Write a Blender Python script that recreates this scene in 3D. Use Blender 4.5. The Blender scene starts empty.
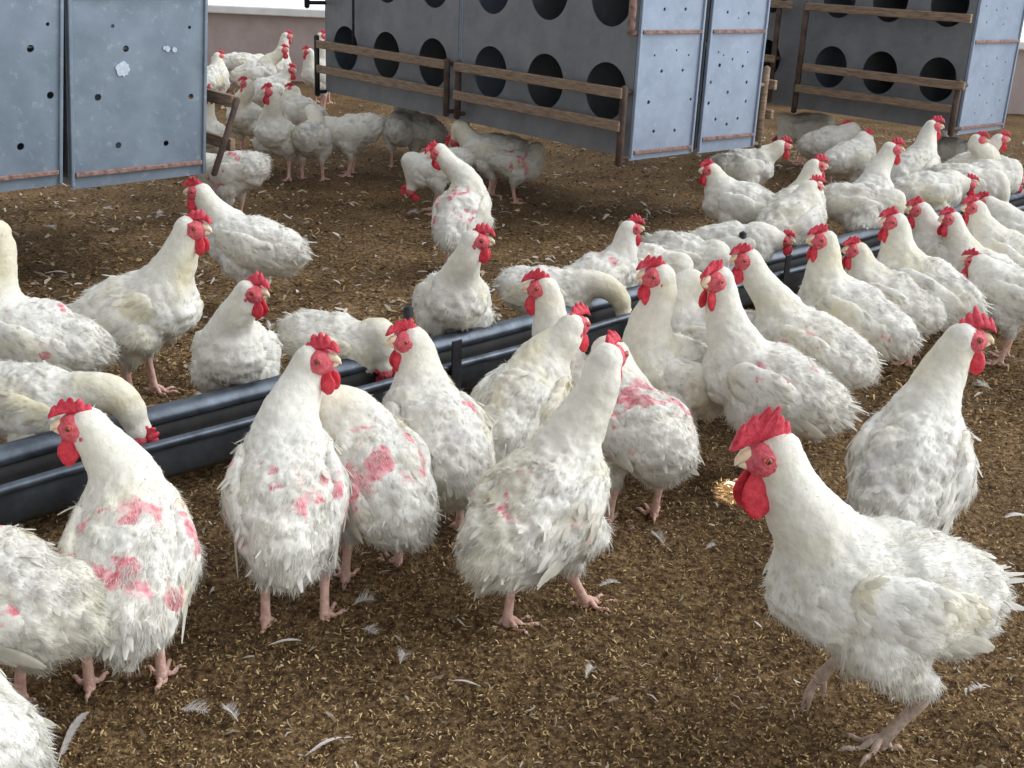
import bpy, bmesh, math
import numpy as np
from mathutils import Vector, Matrix

# ------------------------------------------------------------------ camera
FPX, CAM_H = 1150.0, 1.2
PITCH, ROLL = math.radians(20.5), math.radians(2.6)
Fv = np.array([0, math.cos(PITCH), -math.sin(PITCH)])
R0 = np.array([1., 0, 0]); U0 = np.cross(R0, Fv)
cR, sR = math.cos(ROLL), math.sin(ROLL)
Rv = cR*R0 + sR*U0; Uv = -sR*R0 + cR*U0
CAMP = np.array([0, 0, CAM_H])
sc = bpy.context.scene
COL = sc.collection
cam_d = bpy.data.cameras.new('camera'); cam = bpy.data.objects.new('camera', cam_d); COL.objects.link(cam)
cam_d.sensor_width = 36.0; cam_d.lens = FPX/1024*36.0; cam_d.clip_end = 200
M = Matrix(((Rv[0], Uv[0], -Fv[0], 0), (Rv[1], Uv[1], -Fv[1], 0), (Rv[2], Uv[2], -Fv[2], CAM_H), (0, 0, 0, 1)))
cam.matrix_world = M
sc.camera = cam

# ------------------------------------------------------------------ light and exposure
sc.view_settings.view_transform = 'Standard'
sc.view_settings.look = 'None'
sc.view_settings.gamma = 1.0
sc.view_settings.use_curve_mapping = False
sc.view_settings.exposure = 0.27
SKY_SIDE, SUN_E = 1.35, 1.7
w = bpy.data.worlds.new('daylight'); sc.world = w; w.use_nodes = True
nt = w.node_tree; nt.nodes.clear()
out = nt.nodes.new('ShaderNodeOutputWorld'); bg = nt.nodes.new('ShaderNodeBackground')
tc = nt.nodes.new('ShaderNodeTexCoord'); sep = nt.nodes.new('ShaderNodeSeparateXYZ')
rz = nt.nodes.new('ShaderNodeValToRGB')
nt.links.new(tc.outputs['Generated'], sep.inputs[0])
nt.links.new(sep.outputs['Z'], rz.inputs[0])
rz.color_ramp.elements[0].position = 0.0; rz.color_ramp.elements[0].color = (0.93, 0.97, 1.0, 1)
rz.color_ramp.elements[1].position = 0.75; rz.color_ramp.elements[1].color = (0.56, 0.58, 0.62, 1)
nt.links.new(rz.outputs[0], bg.inputs['Color'])
mrx = nt.nodes.new('ShaderNodeMapRange'); mrx.inputs[1].default_value = -1; mrx.inputs[2].default_value = 1
mrx.inputs[3].default_value = SKY_SIDE*.30; mrx.inputs[4].default_value = SKY_SIDE*1.5
dt = nt.nodes.new('ShaderNodeVectorMath'); dt.operation = 'DOT_PRODUCT'; dt.inputs[1].default_value = (.80, .55, 0)
nt.links.new(tc.outputs['Generated'], dt.inputs[0]); nt.links.new(dt.outputs['Value'], mrx.inputs[0]); nt.links.new(mrx.outputs[0], bg.inputs['Strength'])
nt.links.new(bg.outputs[0], out.inputs[0])
sd = bpy.data.lights.new('sun', 'SUN'); sd.energy = SUN_E; sd.angle = math.radians(35); sd.color = (0.93, 0.97, 1.0)
sun = bpy.data.objects.new('sun', sd); COL.objects.link(sun)
sun.rotation_euler = Vector((0.75, 0.12, 0.62)).to_track_quat('Z', 'Y').to_euler()

def ray(px, py):
    return Fv + Rv*(px-512)/FPX + Uv*(384-py)/FPX
def un(px, py, z=0.0):
    d = ray(px, py); return CAMP + d*((z-CAM_H)/d[2])
def onplane(px, py, P0, n):
    d = ray(px, py); return CAMP + d*(((P0-CAMP) @ n)/(d @ n))
def nearest_on_ray(px, py, P):
    d = ray(px, py); d = d/np.linalg.norm(d); return CAMP + d*((P-CAMP) @ d)

# ------------------------------------------------------------------ materials
def srgb(r, g, b):
    f = lambda c: (c/255/12.92) if c/255 <= .04045 else ((c/255+.055)/1.055)**2.4
    return (f(r), f(g), f(b), 1)
def new_mat(name, rough=.7, spec=.3, metal=0):
    m = bpy.data.materials.new(name); m.use_nodes = True
    p = m.node_tree.nodes['Principled BSDF']
    p.inputs['Roughness'].default_value = rough; p.inputs['Specular IOR Level'].default_value = spec
    p.inputs['Metallic'].default_value = metal
    return m, m.node_tree, p
def noise_mix(nt, p, c1, c2, scale=8, detail=6, lo=.35, hi=.65, coord='Object', bump=0, bscale=None, stretch=None):
    tc = nt.nodes.new('ShaderNodeTexCoord'); src = tc.outputs[coord]
    if stretch:
        mp = nt.nodes.new('ShaderNodeMapping'); mp.inputs['Scale'].default_value = stretch
        nt.links.new(src, mp.inputs[0]); src = mp.outputs[0]
    n = nt.nodes.new('ShaderNodeTexNoise'); n.inputs['Scale'].default_value = scale; n.inputs['Detail'].default_value = detail
    n.inputs['Roughness'].default_value = .65
    nt.links.new(src, n.inputs['Vector'])
    r = nt.nodes.new('ShaderNodeValToRGB'); r.color_ramp.elements[0].position = lo; r.color_ramp.elements[1].position = hi
    r.color_ramp.elements[0].color = c1; r.color_ramp.elements[1].color = c2
    nt.links.new(n.outputs['Fac'], r.inputs[0]); nt.links.new(r.outputs[0], p.inputs['Base Color'])
    if bump:
        n2 = nt.nodes.new('ShaderNodeTexNoise'); n2.inputs['Scale'].default_value = bscale or scale*4; n2.inputs['Detail'].default_value = 5
        nt.links.new(src, n2.inputs['Vector'])
        b = nt.nodes.new('ShaderNodeBump'); b.inputs['Strength'].default_value = bump; b.inputs['Distance'].default_value = .01
        nt.links.new(n2.outputs['Fac'], b.inputs['Height']); nt.links.new(b.outputs[0], p.inputs['Normal'])
    return src, r
def simple(name, c1, c2, scale=8, rough=.7, spec=.3, metal=0, bump=0, bscale=None, **k):
    m, nt, p = new_mat(name, rough, spec, metal)
    noise_mix(nt, p, c1, c2, scale, bump=bump, bscale=bscale, **k)
    return m

# hen plumage: vertex colour, soft scatter, fine mottling
def plume_mat(name, transl):
    m, nt, p = new_mat(name, .85, .12)
    a = nt.nodes.new('ShaderNodeAttribute'); a.attribute_name = 'Col'
    tc = nt.nodes.new('ShaderNodeTexCoord')
    n = nt.nodes.new('ShaderNodeTexNoise'); n.inputs['Scale'].default_value = 60; n.inputs['Detail'].default_value = 4
    nt.links.new(tc.outputs['Object'], n.inputs['Vector'])
    mr = nt.nodes.new('ShaderNodeMapRange'); mr.inputs[1].default_value = .3; mr.inputs[2].default_value = .7
    mr.inputs[3].default_value = .9; mr.inputs[4].default_value = 1.05
    nt.links.new(n.outputs['Fac'], mr.inputs[0])
    mx = nt.nodes.new('ShaderNodeVectorMath'); mx.operation = 'SCALE'
    nt.links.new(a.outputs['Color'], mx.inputs[0]); nt.links.new(mr.outputs[0], mx.inputs['Scale'])
    # bare pink skin showing between quills where the feather cover is worn (mask in the alpha channel)
    n4 = nt.nodes.new('ShaderNodeTexNoise'); n4.inputs['Scale'].default_value = 105; n4.inputs['Detail'].default_value = 5; n4.inputs['Roughness'].default_value = .7
    nt.links.new(tc.outputs['Object'], n4.inputs['Vector'])
    ad = nt.nodes.new('ShaderNodeMath'); ad.operation = 'MULTIPLY_ADD'; ad.inputs[1].default_value = .92; ad.inputs[2].default_value = -.02
    nt.links.new(a.outputs['Alpha'], ad.inputs[0])
    su = nt.nodes.new('ShaderNodeMath'); su.operation = 'SUBTRACT'; nt.links.new(ad.outputs[0], su.inputs[0]); nt.links.new(n4.outputs['Fac'], su.inputs[1])
    mk = nt.nodes.new('ShaderNodeMapRange'); mk.inputs[1].default_value = -.06; mk.inputs[2].default_value = .2
    nt.links.new(su.outputs[0], mk.inputs[0])
    pk = nt.nodes.new('ShaderNodeValToRGB'); pk.color_ramp.elements[0].position = .35; pk.color_ramp.elements[1].position = .65
    pk.color_ramp.elements[0].color = srgb(226, 176, 176); pk.color_ramp.elements[1].color = srgb(200, 104, 116)
    nt.links.new(n.outputs['Fac'], pk.inputs[0])
    mp = nt.nodes.new('ShaderNodeMix'); mp.data_type = 'RGBA'
    nt.links.new(mk.outputs[0], mp.inputs['Factor']); nt.links.new(mx.outputs[0], mp.inputs[6]); nt.links.new(pk.outputs[0], mp.inputs[7])
    mx = mp; mo = mp.outputs[2]
    nt.links.new(mo, p.inputs['Base Color'])
    if transl:
        t = nt.nodes.new('ShaderNodeBsdfTranslucent'); nt.links.new(mo, t.inputs['Color'])
        s = nt.nodes.new('ShaderNodeMixShader'); s.inputs[0].default_value = transl
        o = nt.nodes['Material Output']
        nt.links.new(p.outputs[0], s.inputs[1]); nt.links.new(t.outputs[0], s.inputs[2]); nt.links.new(s.outputs[0], o.inputs[0])
    else:
        b = nt.nodes.new('ShaderNodeBump'); b.inputs['Strength'].default_value = .35; b.inputs['Distance'].default_value = .004
        n3 = nt.nodes.new('ShaderNodeTexNoise'); n3.inputs['Scale'].default_value = 130; n3.inputs['Detail'].default_value = 3
        nt.links.new(tc.outputs['Object'], n3.inputs['Vector'])
        nt.links.new(n3.outputs['Fac'], b.inputs['Height']); nt.links.new(b.outputs[0], p.inputs['Normal'])
    return m
MAT = {}
MAT['plume'] = plume_mat('white_plumage', 0)
MAT['down'] = plume_mat('white_down', .35)
def flesh(name, c1, c2, scale, rough=.5):
    m, nt, p = new_mat(name, rough, .35)
    noise_mix(nt, p, c1, c2, scale, bump=.35, bscale=scale*3)
    p.inputs['Subsurface Weight'].default_value = .15
    p.inputs['Subsurface Radius'].default_value = (.01, .003, .003); p.inputs['Subsurface Scale'].default_value = .6
    return m
MAT['comb'] = flesh('red_comb_flesh', srgb(184, 38, 56), srgb(220, 80, 96), 90)
MAT['wattle'] = flesh('red_wattle_flesh', srgb(188, 34, 50), srgb(222, 66, 80), 80, .42)
MAT['face'] = flesh('red_face_skin', srgb(188, 62, 76), srgb(226, 118, 124), 100, .55)
MAT['lobe'] = flesh('earlobe_flesh', srgb(196, 66, 80), srgb(224, 120, 128), 120)
MAT['beak'] = simple('beak_horn', srgb(222, 196, 160), srgb(240, 222, 196), 60, rough=.45)
MAT['eye'] = simple('eye_iris', srgb(150, 62, 30), srgb(170, 84, 40), 200, rough=.15, spec=.6)
MAT['pupil'] = simple('eye_pupil', (.004, .004, .004, 1), (.008, .006, .006, 1), 20, rough=.1, spec=.7)
MAT['leg'] = flesh('scaly_pink_leg', srgb(204, 158, 142), srgb(232, 196, 182), 70, .6)
MAT['leg_dirty'] = flesh('scaly_grey_leg', srgb(160, 138, 122), srgb(204, 180, 164), 60, .7)
MAT['claw'] = simple('claw_horn', srgb(150, 130, 110), srgb(190, 170, 150), 60, rough=.5)
MAT['wood'] = simple('weathered_perch_wood', srgb(118, 98, 82), srgb(164, 142, 120), 14, rough=.85, bump=.3, stretch=(1, 1, 8))
MAT['wood_dark'] = simple('dark_bracket_wood', srgb(66, 54, 50), srgb(104, 86, 76), 14, rough=.85, bump=.3)
MAT['rust'] = simple('rusty_strip', srgb(112, 82, 76), srgb(168, 140, 130), 40, rough=.85, bump=.3)
MAT['black'] = simple('dark_inside', (.01, .01, .011, 1), (.018, .018, .02, 1), 6, rough=.95)
MAT['trough'] = simple('dark_galvanised_trough', srgb(44, 50, 56), srgb(92, 100, 108), 5, rough=.42, spec=.5, metal=.45, bump=.12, bscale=40)
MAT['inner_shade'] = simple('dark_trough_shade', srgb(20, 20, 22), srgb(42, 40, 38), 14, rough=.7)  # near-black tone paints in the shade deep inside the trough
MAT['trough_in'] = simple('worn_trough_lip', srgb(54, 60, 68), srgb(92, 100, 110), 12, rough=.4, spec=.5, metal=.5)
MAT['bracket'] = simple('black_iron', srgb(28, 28, 32), srgb(52, 52, 58), 20, rough=.55)
MAT['feed'] = simple('mash_feed', srgb(70, 56, 40), srgb(120, 98, 70), 90, rough=.95, bump=.6, bscale=160)

def galv(name, c1, c2, dirt, splat=0.0):
    m, nt, p = new_mat(name, .5, .35, .12)
    src, r = noise_mix(nt, p, c1, c2, 6, detail=8, lo=.3, hi=.7)
    v = nt.nodes.new('ShaderNodeTexNoise'); v.inputs['Scale'].default_value = 28; v.inputs['Detail'].default_value = 10; v.inputs['Roughness'].default_value = .75
    nt.links.new(src, v.inputs['Vector'])
    r2 = nt.nodes.new('ShaderNodeValToRGB'); r2.color_ramp.elements[0].position = .56; r2.color_ramp.elements[1].position = .74
    r2.color_ramp.elements[0].color = (0, 0, 0, 1); r2.color_ramp.elements[1].color = (.75, .75, .75, 1)
    nt.links.new(v.outputs['Fac'], r2.inputs[0])
    mx = nt.nodes.new('ShaderNodeMix'); mx.data_type = 'RGBA'
    nt.links.new(r2.outputs[0], mx.inputs['Factor']); nt.links.new(r.outputs[0], mx.inputs[6]); mx.inputs[7].default_value = dirt
    nt.links.new(mx.outputs[2], p.inputs['Base Color'])
    return m
MAT['panel'] = galv('blue_grey_sheet', srgb(108, 121, 134), srgb(134, 147, 160), srgb(168, 178, 188))
MAT['panel_light'] = galv('pale_blue_sheet', srgb(136, 148, 166), srgb(158, 170, 188), srgb(182, 192, 204))
MAT['front'] = galv('dull_grey_front_sheet', srgb(108, 111, 115), srgb(136, 138, 141), srgb(152, 152, 153))
MAT['wall'] = simple('pinkish_plaster', srgb(176, 160, 156), srgb(192, 178, 174), 5, rough=.9)
MAT['sill'] = simple('white_sill_paint', srgb(225, 225, 222), srgb(240, 240, 238), 8, rough=.8)

# ------------------------------------------------------------------ mesh plumbing
def link_mesh(name, V, quads=None, tris=None, mats=(), parent=None, col=None, qmat=None, tmat=None, smooth=True, loc=None):
    V = np.asarray(V, np.float32)
    q = np.zeros((0, 4), np.int32) if quads is None or len(quads) == 0 else np.asarray(quads, np.int32)
    t = np.zeros((0, 3), np.int32) if tris is None or len(tris) == 0 else np.asarray(tris, np.int32)
    me = bpy.data.meshes.new(name)
    me.vertices.add(len(V)); me.vertices.foreach_set('co', V.ravel())
    nl = q.size + t.size
    me.loops.add(nl); me.loops.foreach_set('vertex_index', np.concatenate([q.ravel(), t.ravel()]).astype(np.int32))
    nf = len(q)+len(t)
    me.polygons.add(nf)
    tot = np.concatenate([np.full(len(q), 4), np.full(len(t), 3)]).astype(np.int32)
    st = np.concatenate([[0], np.cumsum(tot)[:-1]]).astype(np.int32) if nf else np.zeros(0, np.int32)
    me.polygons.foreach_set('loop_start', st)
    for m in mats: me.materials.append(m)
    mi = np.zeros(nf, np.int32)
    if qmat is not None and len(q): mi[:len(q)] = qmat
    if tmat is not None and len(t): mi[len(q):] = tmat
    me.polygons.foreach_set('material_index', mi)
    if smooth is True: me.polygons.foreach_set('use_smooth', np.ones(nf, bool))
    elif smooth is not False: me.polygons.foreach_set('use_smooth', np.asarray(smooth, bool))
    me.update(calc_edges=True); me.validate()
    if col is not None:
        ca = me.color_attributes.new('Col', 'FLOAT_COLOR', 'POINT')
        c4 = np.asarray(col, np.float32)
        ca.data.foreach_set('color', c4.ravel())
    o = bpy.data.objects.new(name, me); COL.objects.link(o)
    if parent is not None: o.parent = parent
    if loc is not None: o.location = loc
    return o
def bm_obj(name, bm, mat, parent=None, smooth=False, bevel=0):
    me = bpy.data.meshes.new(name)
    bmesh.ops.recalc_face_normals(bm, faces=bm.faces)
    bm.to_mesh(me); bm.free()
    for m in (mat if isinstance(mat, (list, tuple)) else [mat]): me.materials.append(m)
    if smooth: me.polygons.foreach_set('use_smooth', np.ones(len(me.polygons), bool))
    o = bpy.data.objects.new(name, me); COL.objects.link(o)
    if parent is not None: o.parent = parent
    if bevel:
        b = o.modifiers.new('bevel', 'BEVEL'); b.width = bevel; b.segments = 2; b.limit_method = 'ANGLE'
    return o
def empty(name, loc, rz=0, **props):
    o = bpy.data.objects.new(name, None); COL.objects.link(o); o.empty_display_size = .05
    o.location = loc; o.rotation_euler = (0, 0, rz)
    for k, v in props.items(): o[k] = v
    return o
def tag(o, **props):
    for k, v in props.items(): o[k] = v
    return o
_tab = np.random.default_rng(5).random(65536)
def vnoise(P):
    P = np.asarray(P, float); i = np.floor(P).astype(np.int64); f = P-i; f = f*f*(3-2*f); r = 0
    for dx in (0, 1):
        for dy in (0, 1):
            for dz in (0, 1):
                h = ((i[:, 0]+dx)*73856093 ^ (i[:, 1]+dy)*19349663 ^ (i[:, 2]+dz)*83492791) & 65535
                wgt = (f[:, 0] if dx else 1-f[:, 0])*(f[:, 1] if dy else 1-f[:, 1])*(f[:, 2] if dz else 1-f[:, 2])
                r = r + wgt*_tab[h]
    return r
def fbm(P, o=3):
    a, s, r, t = .5, 1, 0, 0
    for k in range(o):
        r = r + a*vnoise(P*s+17.3*k); t += a; a *= .5; s *= 2.1
    return r/t
def nrm(v):
    v = np.asarray(v, float); return v/np.maximum(np.linalg.norm(v, axis=-1, keepdims=True), 1e-9)
def tube(pts, rad, n=8, closed=True):
    """swept tube with end fans; returns V, quads, tris"""
    pts = np.asarray(pts, float); m = len(pts); T = np.gradient(pts, axis=0); T = nrm(T)
    up = np.array([0.13, .31, .94]); V = []; Q = []; F = []
    for k in range(m):
        a = np.cross(T[k], up); 
        if np.linalg.norm(a) < .2: a = np.cross(T[k], [1, .1, 0])
        a = a/np.linalg.norm(a); b = np.cross(T[k], a)
        if k:
            a0 = V_a - (V_a @ T[k])*T[k]; a = a0/np.linalg.norm(a0); b = np.cross(T[k], a)
        V_a = a
        for j in range(n):
            th = 2*math.pi*j/n; V.append(pts[k]+rad[k]*(math.cos(th)*a+math.sin(th)*b))
    for k in range(m-1):
        for j in range(n):
            Q.append((k*n+j, k*n+(j+1) % n, (k+1)*n+(j+1) % n, (k+1)*n+j))
    c0 = len(V); V.append(pts[0]-T[0]*rad[0]*.5); c1 = len(V); V.append(pts[-1]+T[-1]*rad[-1]*.6)
    for j in range(n):
        F.append((c0, (j+1) % n, j)); F.append((c1, (m-1)*n+j, (m-1)*n+(j+1) % n))
    return np.array(V), np.array(Q), np.array(F)
class Acc:
    """collects arrays of one part"""
    def __init__(s): s.V = []; s.Q = []; s.T = []; s.n = 0; s.C = []; s.qm = []; s.tm = []
    def add(s, V, Q=None, T=None, C=None, m=0):
        V = np.asarray(V, float)
        s.V.append(V)
        if Q is not None and len(Q): s.Q.append(np.asarray(Q)+s.n); s.qm.append(np.full(len(Q), m))
        if T is not None and len(T): s.T.append(np.asarray(T)+s.n); s.tm.append(np.full(len(T), m))
        if C is not None: 
            C = np.asarray(C, float)
            if C.shape[-1] == 3: C = np.concatenate([C, np.zeros(C.shape[:-1]+(1,))], -1)
            s.C.append(np.broadcast_to(C, (len(V), 4)))
        s.n += len(V)
    def build(s, name, mats, parent=None, smooth=True, scale=1.0):
        V = np.concatenate(s.V)*scale
        return link_mesh(name, V, np.concatenate(s.Q) if s.Q else None, np.concatenate(s.T) if s.T else None, mats, parent,
                         np.concatenate(s.C) if s.C else None, np.concatenate(s.qm) if s.qm else None,
                         np.concatenate(s.tm) if s.tm else None, smooth)
def surfnet(D, org, h):
    S = D < 0
    nx, ny, nz = D.shape
    cnt = np.zeros((nx-1, ny-1, nz-1)); acc = np.zeros((nx-1, ny-1, nz-1, 3))
    sl = lambda a, n: slice(a, n-1+a)
    for ax in range(3):
        o1, o2 = [a for a in range(3) if a != ax]
        for p in (0, 1):
            for q in (0, 1):
                off = [0, 0, 0]; off[o1] = p; off[o2] = q
                off2 = list(off); off2[ax] = 1
                A = D[sl(off[0], nx), sl(off[1], ny), sl(off[2], nz)]
                B = D[sl(off2[0], nx), sl(off2[1], ny), sl(off2[2], nz)]
                c = (A < 0) != (B < 0); t = np.where(c, A/np.where(c, A-B, 1), 0)
                cnt += c
                for d in range(3):
                    acc[..., d] += np.where(c, (t if d == ax else off[d]), 0)
    m = cnt > 0
    idx = -np.ones(m.shape, np.int64); idx[m] = np.arange(m.sum())
    ii = np.argwhere(m)
    V = (ii + acc[m]/cnt[m][:, None])*h + org
    Q = []
    for ax in range(3):
        o1, o2 = [(1, 2), (2, 0), (0, 1)][ax]
        A = S.take(range(0, S.shape[ax]-1), ax); B = S.take(range(1, S.shape[ax]), ax)
        e = np.argwhere(A != B)
        e = e[(e[:, o1] > 0) & (e[:, o2] > 0) & (e[:, o1] < D.shape[o1]-1) & (e[:, o2] < D.shape[o2]-1)]
        sg = A[e[:, 0], e[:, 1], e[:, 2]]
        def cell(a, b):
            c = e.copy(); c[:, o1] -= a; c[:, o2] -= b; return idx[c[:, 0], c[:, 1], c[:, 2]]
        q = np.stack([cell(1, 1), cell(0, 1), cell(0, 0), cell(1, 0)], 1)
        q[~sg] = q[~sg][:, ::-1]
        Q.append(q)
    return V, np.concatenate(Q)
def vert_normals(V, Q):
    a, b, c, d = V[Q[:, 0]], V[Q[:, 1]], V[Q[:, 2]], V[Q[:, 3]]
    n = np.cross(c-a, d-b); N = np.zeros_like(V)
    for k in range(4): np.add.at(N, Q[:, k], n)
    return nrm(N)

# ------------------------------------------------------------------ setting: litter floor, far wall, sill
def litter_h(X, Y):
    P = np.stack([X, Y, np.zeros_like(X)], 1)
    h = (fbm(P*2.2, 2)-.5)*.03 + (fbm(P*14+5, 3)-.5)*.030
    return h
rng = np.random.default_rng(11)
def floor():
    ys = [0.6]
    while ys[-1] < 14: ys.append(ys[-1] + max(.009, .0065*ys[-1]**1.25))
    ys = np.array(ys); nx = 520
    V = []
    for y in ys:
        hw = y*.55+1.1
        x = np.linspace(-hw, hw, nx); V.append(np.stack([x, np.full(nx, y)], 1))
    V = np.concatenate(V)
    near = np.clip((7-V[:, 1])/4, .25, 1)
    P3 = np.stack([V[:, 0], V[:, 1], V[:, 0]*0], 1)
    z = litter_h(V[:, 0], V[:, 1])*near + (vnoise(P3*75)-.5)*.009*np.clip((4-V[:, 1])/2, 0, 1)
    r = np.arange(len(ys)-1)[:, None]*nx + np.arange(nx-1)[None, :]
    q = np.stack([r, r+1, r+nx+1, r+nx], -1).reshape(-1, 4)
    m, nt, p = new_mat('brown_litter', .95, .1)
    src, rr = noise_mix(nt, p, srgb(60, 47, 36), srgb(172, 146, 108), 75, detail=9, lo=.33, hi=.68, bump=.9, bscale=190)
    rr.color_ramp.elements.new(.47).color = srgb(104, 84, 62)
    n2 = nt.nodes.new('ShaderNodeTexNoise'); n2.inputs['Scale'].default_value = 2.6; n2.inputs['Detail'].default_value = 6
    nt.links.new(src, n2.inputs['Vector'])
    r2 = nt.nodes.new('ShaderNodeValToRGB'); r2.color_ramp.elements[0].position = .3; r2.color_ramp.elements[1].position = .7
    r2.color_ramp.elements[0].color = (.5, .47, .45, 1); r2.color_ramp.elements[1].color = (1.2, 1.14, 1.06, 1)
    nt.links.new(n2.outputs['Fac'], r2.inputs[0])
    mx = nt.nodes.new('ShaderNodeMix'); mx.data_type = 'RGBA'; mx.blend_type = 'MULTIPLY'; mx.inputs['Factor'].default_value = 1
    nt.links.new(rr.outputs[0], mx.inputs[6]); nt.links.new(r2.outputs[0], mx.inputs[7]); nt.links.new(mx.outputs[2], p.inputs['Base Color'])
    tag(link_mesh('floor', np.column_stack([V, z]), q, None, [m]), kind='structure', label='brown litter floor of the barn')
floor()
def ground_z(x, y):
    x = np.atleast_1d(np.asarray(x, float)); y = np.atleast_1d(np.asarray(y, float))
    return litter_h(x, y)*np.clip((7-y)/4, .25, 1)

def attr_mat(name, rough=.9, transl=0):
    m, nt, p = new_mat(name, rough, .1)
    a = nt.nodes.new('ShaderNodeAttribute'); a.attribute_name = 'Col'
    nt.links.new(a.outputs['Color'], p.inputs['Base Color'])
    if transl:
        t = nt.nodes.new('ShaderNodeBsdfTranslucent'); nt.links.new(a.outputs['Color'], t.inputs['Color'])
        s = nt.nodes.new('ShaderNodeMixShader'); s.inputs[0].default_value = transl
        nt.links.new(p.outputs[0], s.inputs[1]); nt.links.new(t.outputs[0], s.inputs[2])
        nt.links.new(s.outputs[0], nt.nodes['Material Output'].inputs[0])
    return m
MAT['shaving'] = attr_mat('litter_shavings')
MAT['feather'] = attr_mat('loose_feather', .85, .3)
def scatter_xy(n, y0, y1, bias=1.0):
    """density falls with distance, inside the view wedge"""
    y = y0*(y1/y0)**(rng.random(n)**bias); x = (rng.random(n)*2-1)*(y*.5+.15)
    return x, y
def slivers(n, y0, y1, L, W, cols, lift, bias=1.0):
    x, y = scatter_xy(n, y0, y1, bias)
    z = ground_z(x, y); az = rng.random(n)*2*math.pi; el = (rng.random(n)-.35)*lift
    ln = L[0]+(L[1]-L[0])*rng.random(n)**1.6; wd = W[0]+(W[1]-W[0])*rng.random(n)
    d = np.stack([np.cos(az)*np.cos(el), np.sin(az)*np.cos(el), np.sin(el)], 1)
    s = nrm(np.cross(d, [0, 0, 1]))*1.0; tw = (rng.random(n)-.5)*1.6
    u = np.cross(s, d); s = s*np.cos(tw)[:, None]+u*np.sin(tw)[:, None]
    p0 = np.stack([x, y, z+.002+rng.random(n)*.006], 1)
    curve = (rng.random(n)*.5-.1)[:, None]*ln[:, None]*np.array([0, 0, 1.])
    side = ((rng.random(n)-.5)*.7)[:, None]*ln[:, None]*nrm(np.cross(d, [0, 0, 1]))
    V = np.empty((n, 6, 3)); lw = (s*wd[:, None])/2
    V[:, 0] = p0-lw*.6; V[:, 1] = p0+lw*.6
    pm = p0+d*ln[:, None]*.5+curve*.5+side*.5; V[:, 2] = pm-lw; V[:, 3] = pm+lw
    pe = p0+d*ln[:, None]; V[:, 4] = pe-lw*.5; V[:, 5] = pe+lw*.5
    b = np.arange(n)[:, None]*6
    Q = np.concatenate([b+[0, 1, 3, 2], b+[2, 3, 5, 4]])
    ci = rng.integers(0, len(cols), n); C = np.array(cols)[ci]*(0.75+.5*rng.random((n, 1)))
    return V.reshape(-1, 3), Q, np.repeat(C, 6, 0)
lin = lambda r, g, b: np.array(srgb(r, g, b)[:3])
a = Acc()
browns = [lin(112, 88, 60), lin(142, 114, 78), lin(84, 64, 44), lin(168, 140, 98), lin(66, 50, 36), lin(120, 98, 66)]
V, Q, C = slivers(90000, 1.25, 3.6, (.003, .012), (.0015, .0038), browns+[lin(196, 170, 124)], 1.4, .9); a.add(V, Q, None, C)
V, Q, C = slivers(26000, 3.0, 10, (.010, .035), (.004, .010), browns, .8, .9); a.add(V, Q, None, C)
tag(a.build('litter_shavings', [MAT['shaving']]), kind='stuff', label='brown crumbs and shavings of dry litter covering the barn floor', category='litter')
a = Acc()
whites = [lin(196, 184, 166), lin(170, 156, 136), lin(150, 134, 112), lin(214, 206, 194)]
V, Q, C = slivers(900, 1.3, 3.4, (.008, .026), (.002, .006), whites, .9); a.add(V, Q, None, C)
V, Q, C = slivers(3600, 3.2, 9, (.015, .055), (.006, .016), whites, .6, .8); a.add(V, Q, None, C)
tag(a.build('feather_bits', [MAT['feather']]), kind='stuff', label='pale broken feather bits and fluff strewn all over the litter', category='feathers')

# loose feathers, each an object
def feather_mesh(name, L, W, curl, fluffy, seed, white=1.0):
    r = np.random.default_rng(seed); A = Acc(); n = 16
    t = np.linspace(0, 1, n); ax = np.stack([t*L, np.sin(t*curl)*L*.25, np.sin(t*math.pi)*L*.10+.003], 1)
    V_, Q_, T_ = tube(ax, .0009*(1.2-t*.9), 5); A.add(V_, Q_, T_, lin(225, 215, 200))
    nb = 46
    for k in range(nb):
        tt = .12+.86*k/nb; c = np.array([np.interp(tt, t, ax[:, i]) for i in range(3)])
        for sgn in (-1, 1):
            wl = W*math.sin(math.pi*min(1, tt*.95+.05))**.6*(.8+.4*r.random()*(1+fluffy))
            ang = .75+.35*fluffy*r.random()
            d = np.array([math.cos(ang), sgn*math.sin(ang), .15+fluffy*r.random()*.8])
            s = np.array([1, 0, 0])*L/nb*(.75 if not fluffy else .4)
            m_ = c+d*wl*.55; e = c+d*wl+np.array([.15*wl, 0, -.1*wl])
            A.add([c-s, c+s, m_-s, m_+s, e], [(0, 1, 3, 2)], [(2, 3, 4)], (lin(232, 228, 224) if r.random() > .2 else lin(210, 200, 190))*white)
    return A
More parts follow.
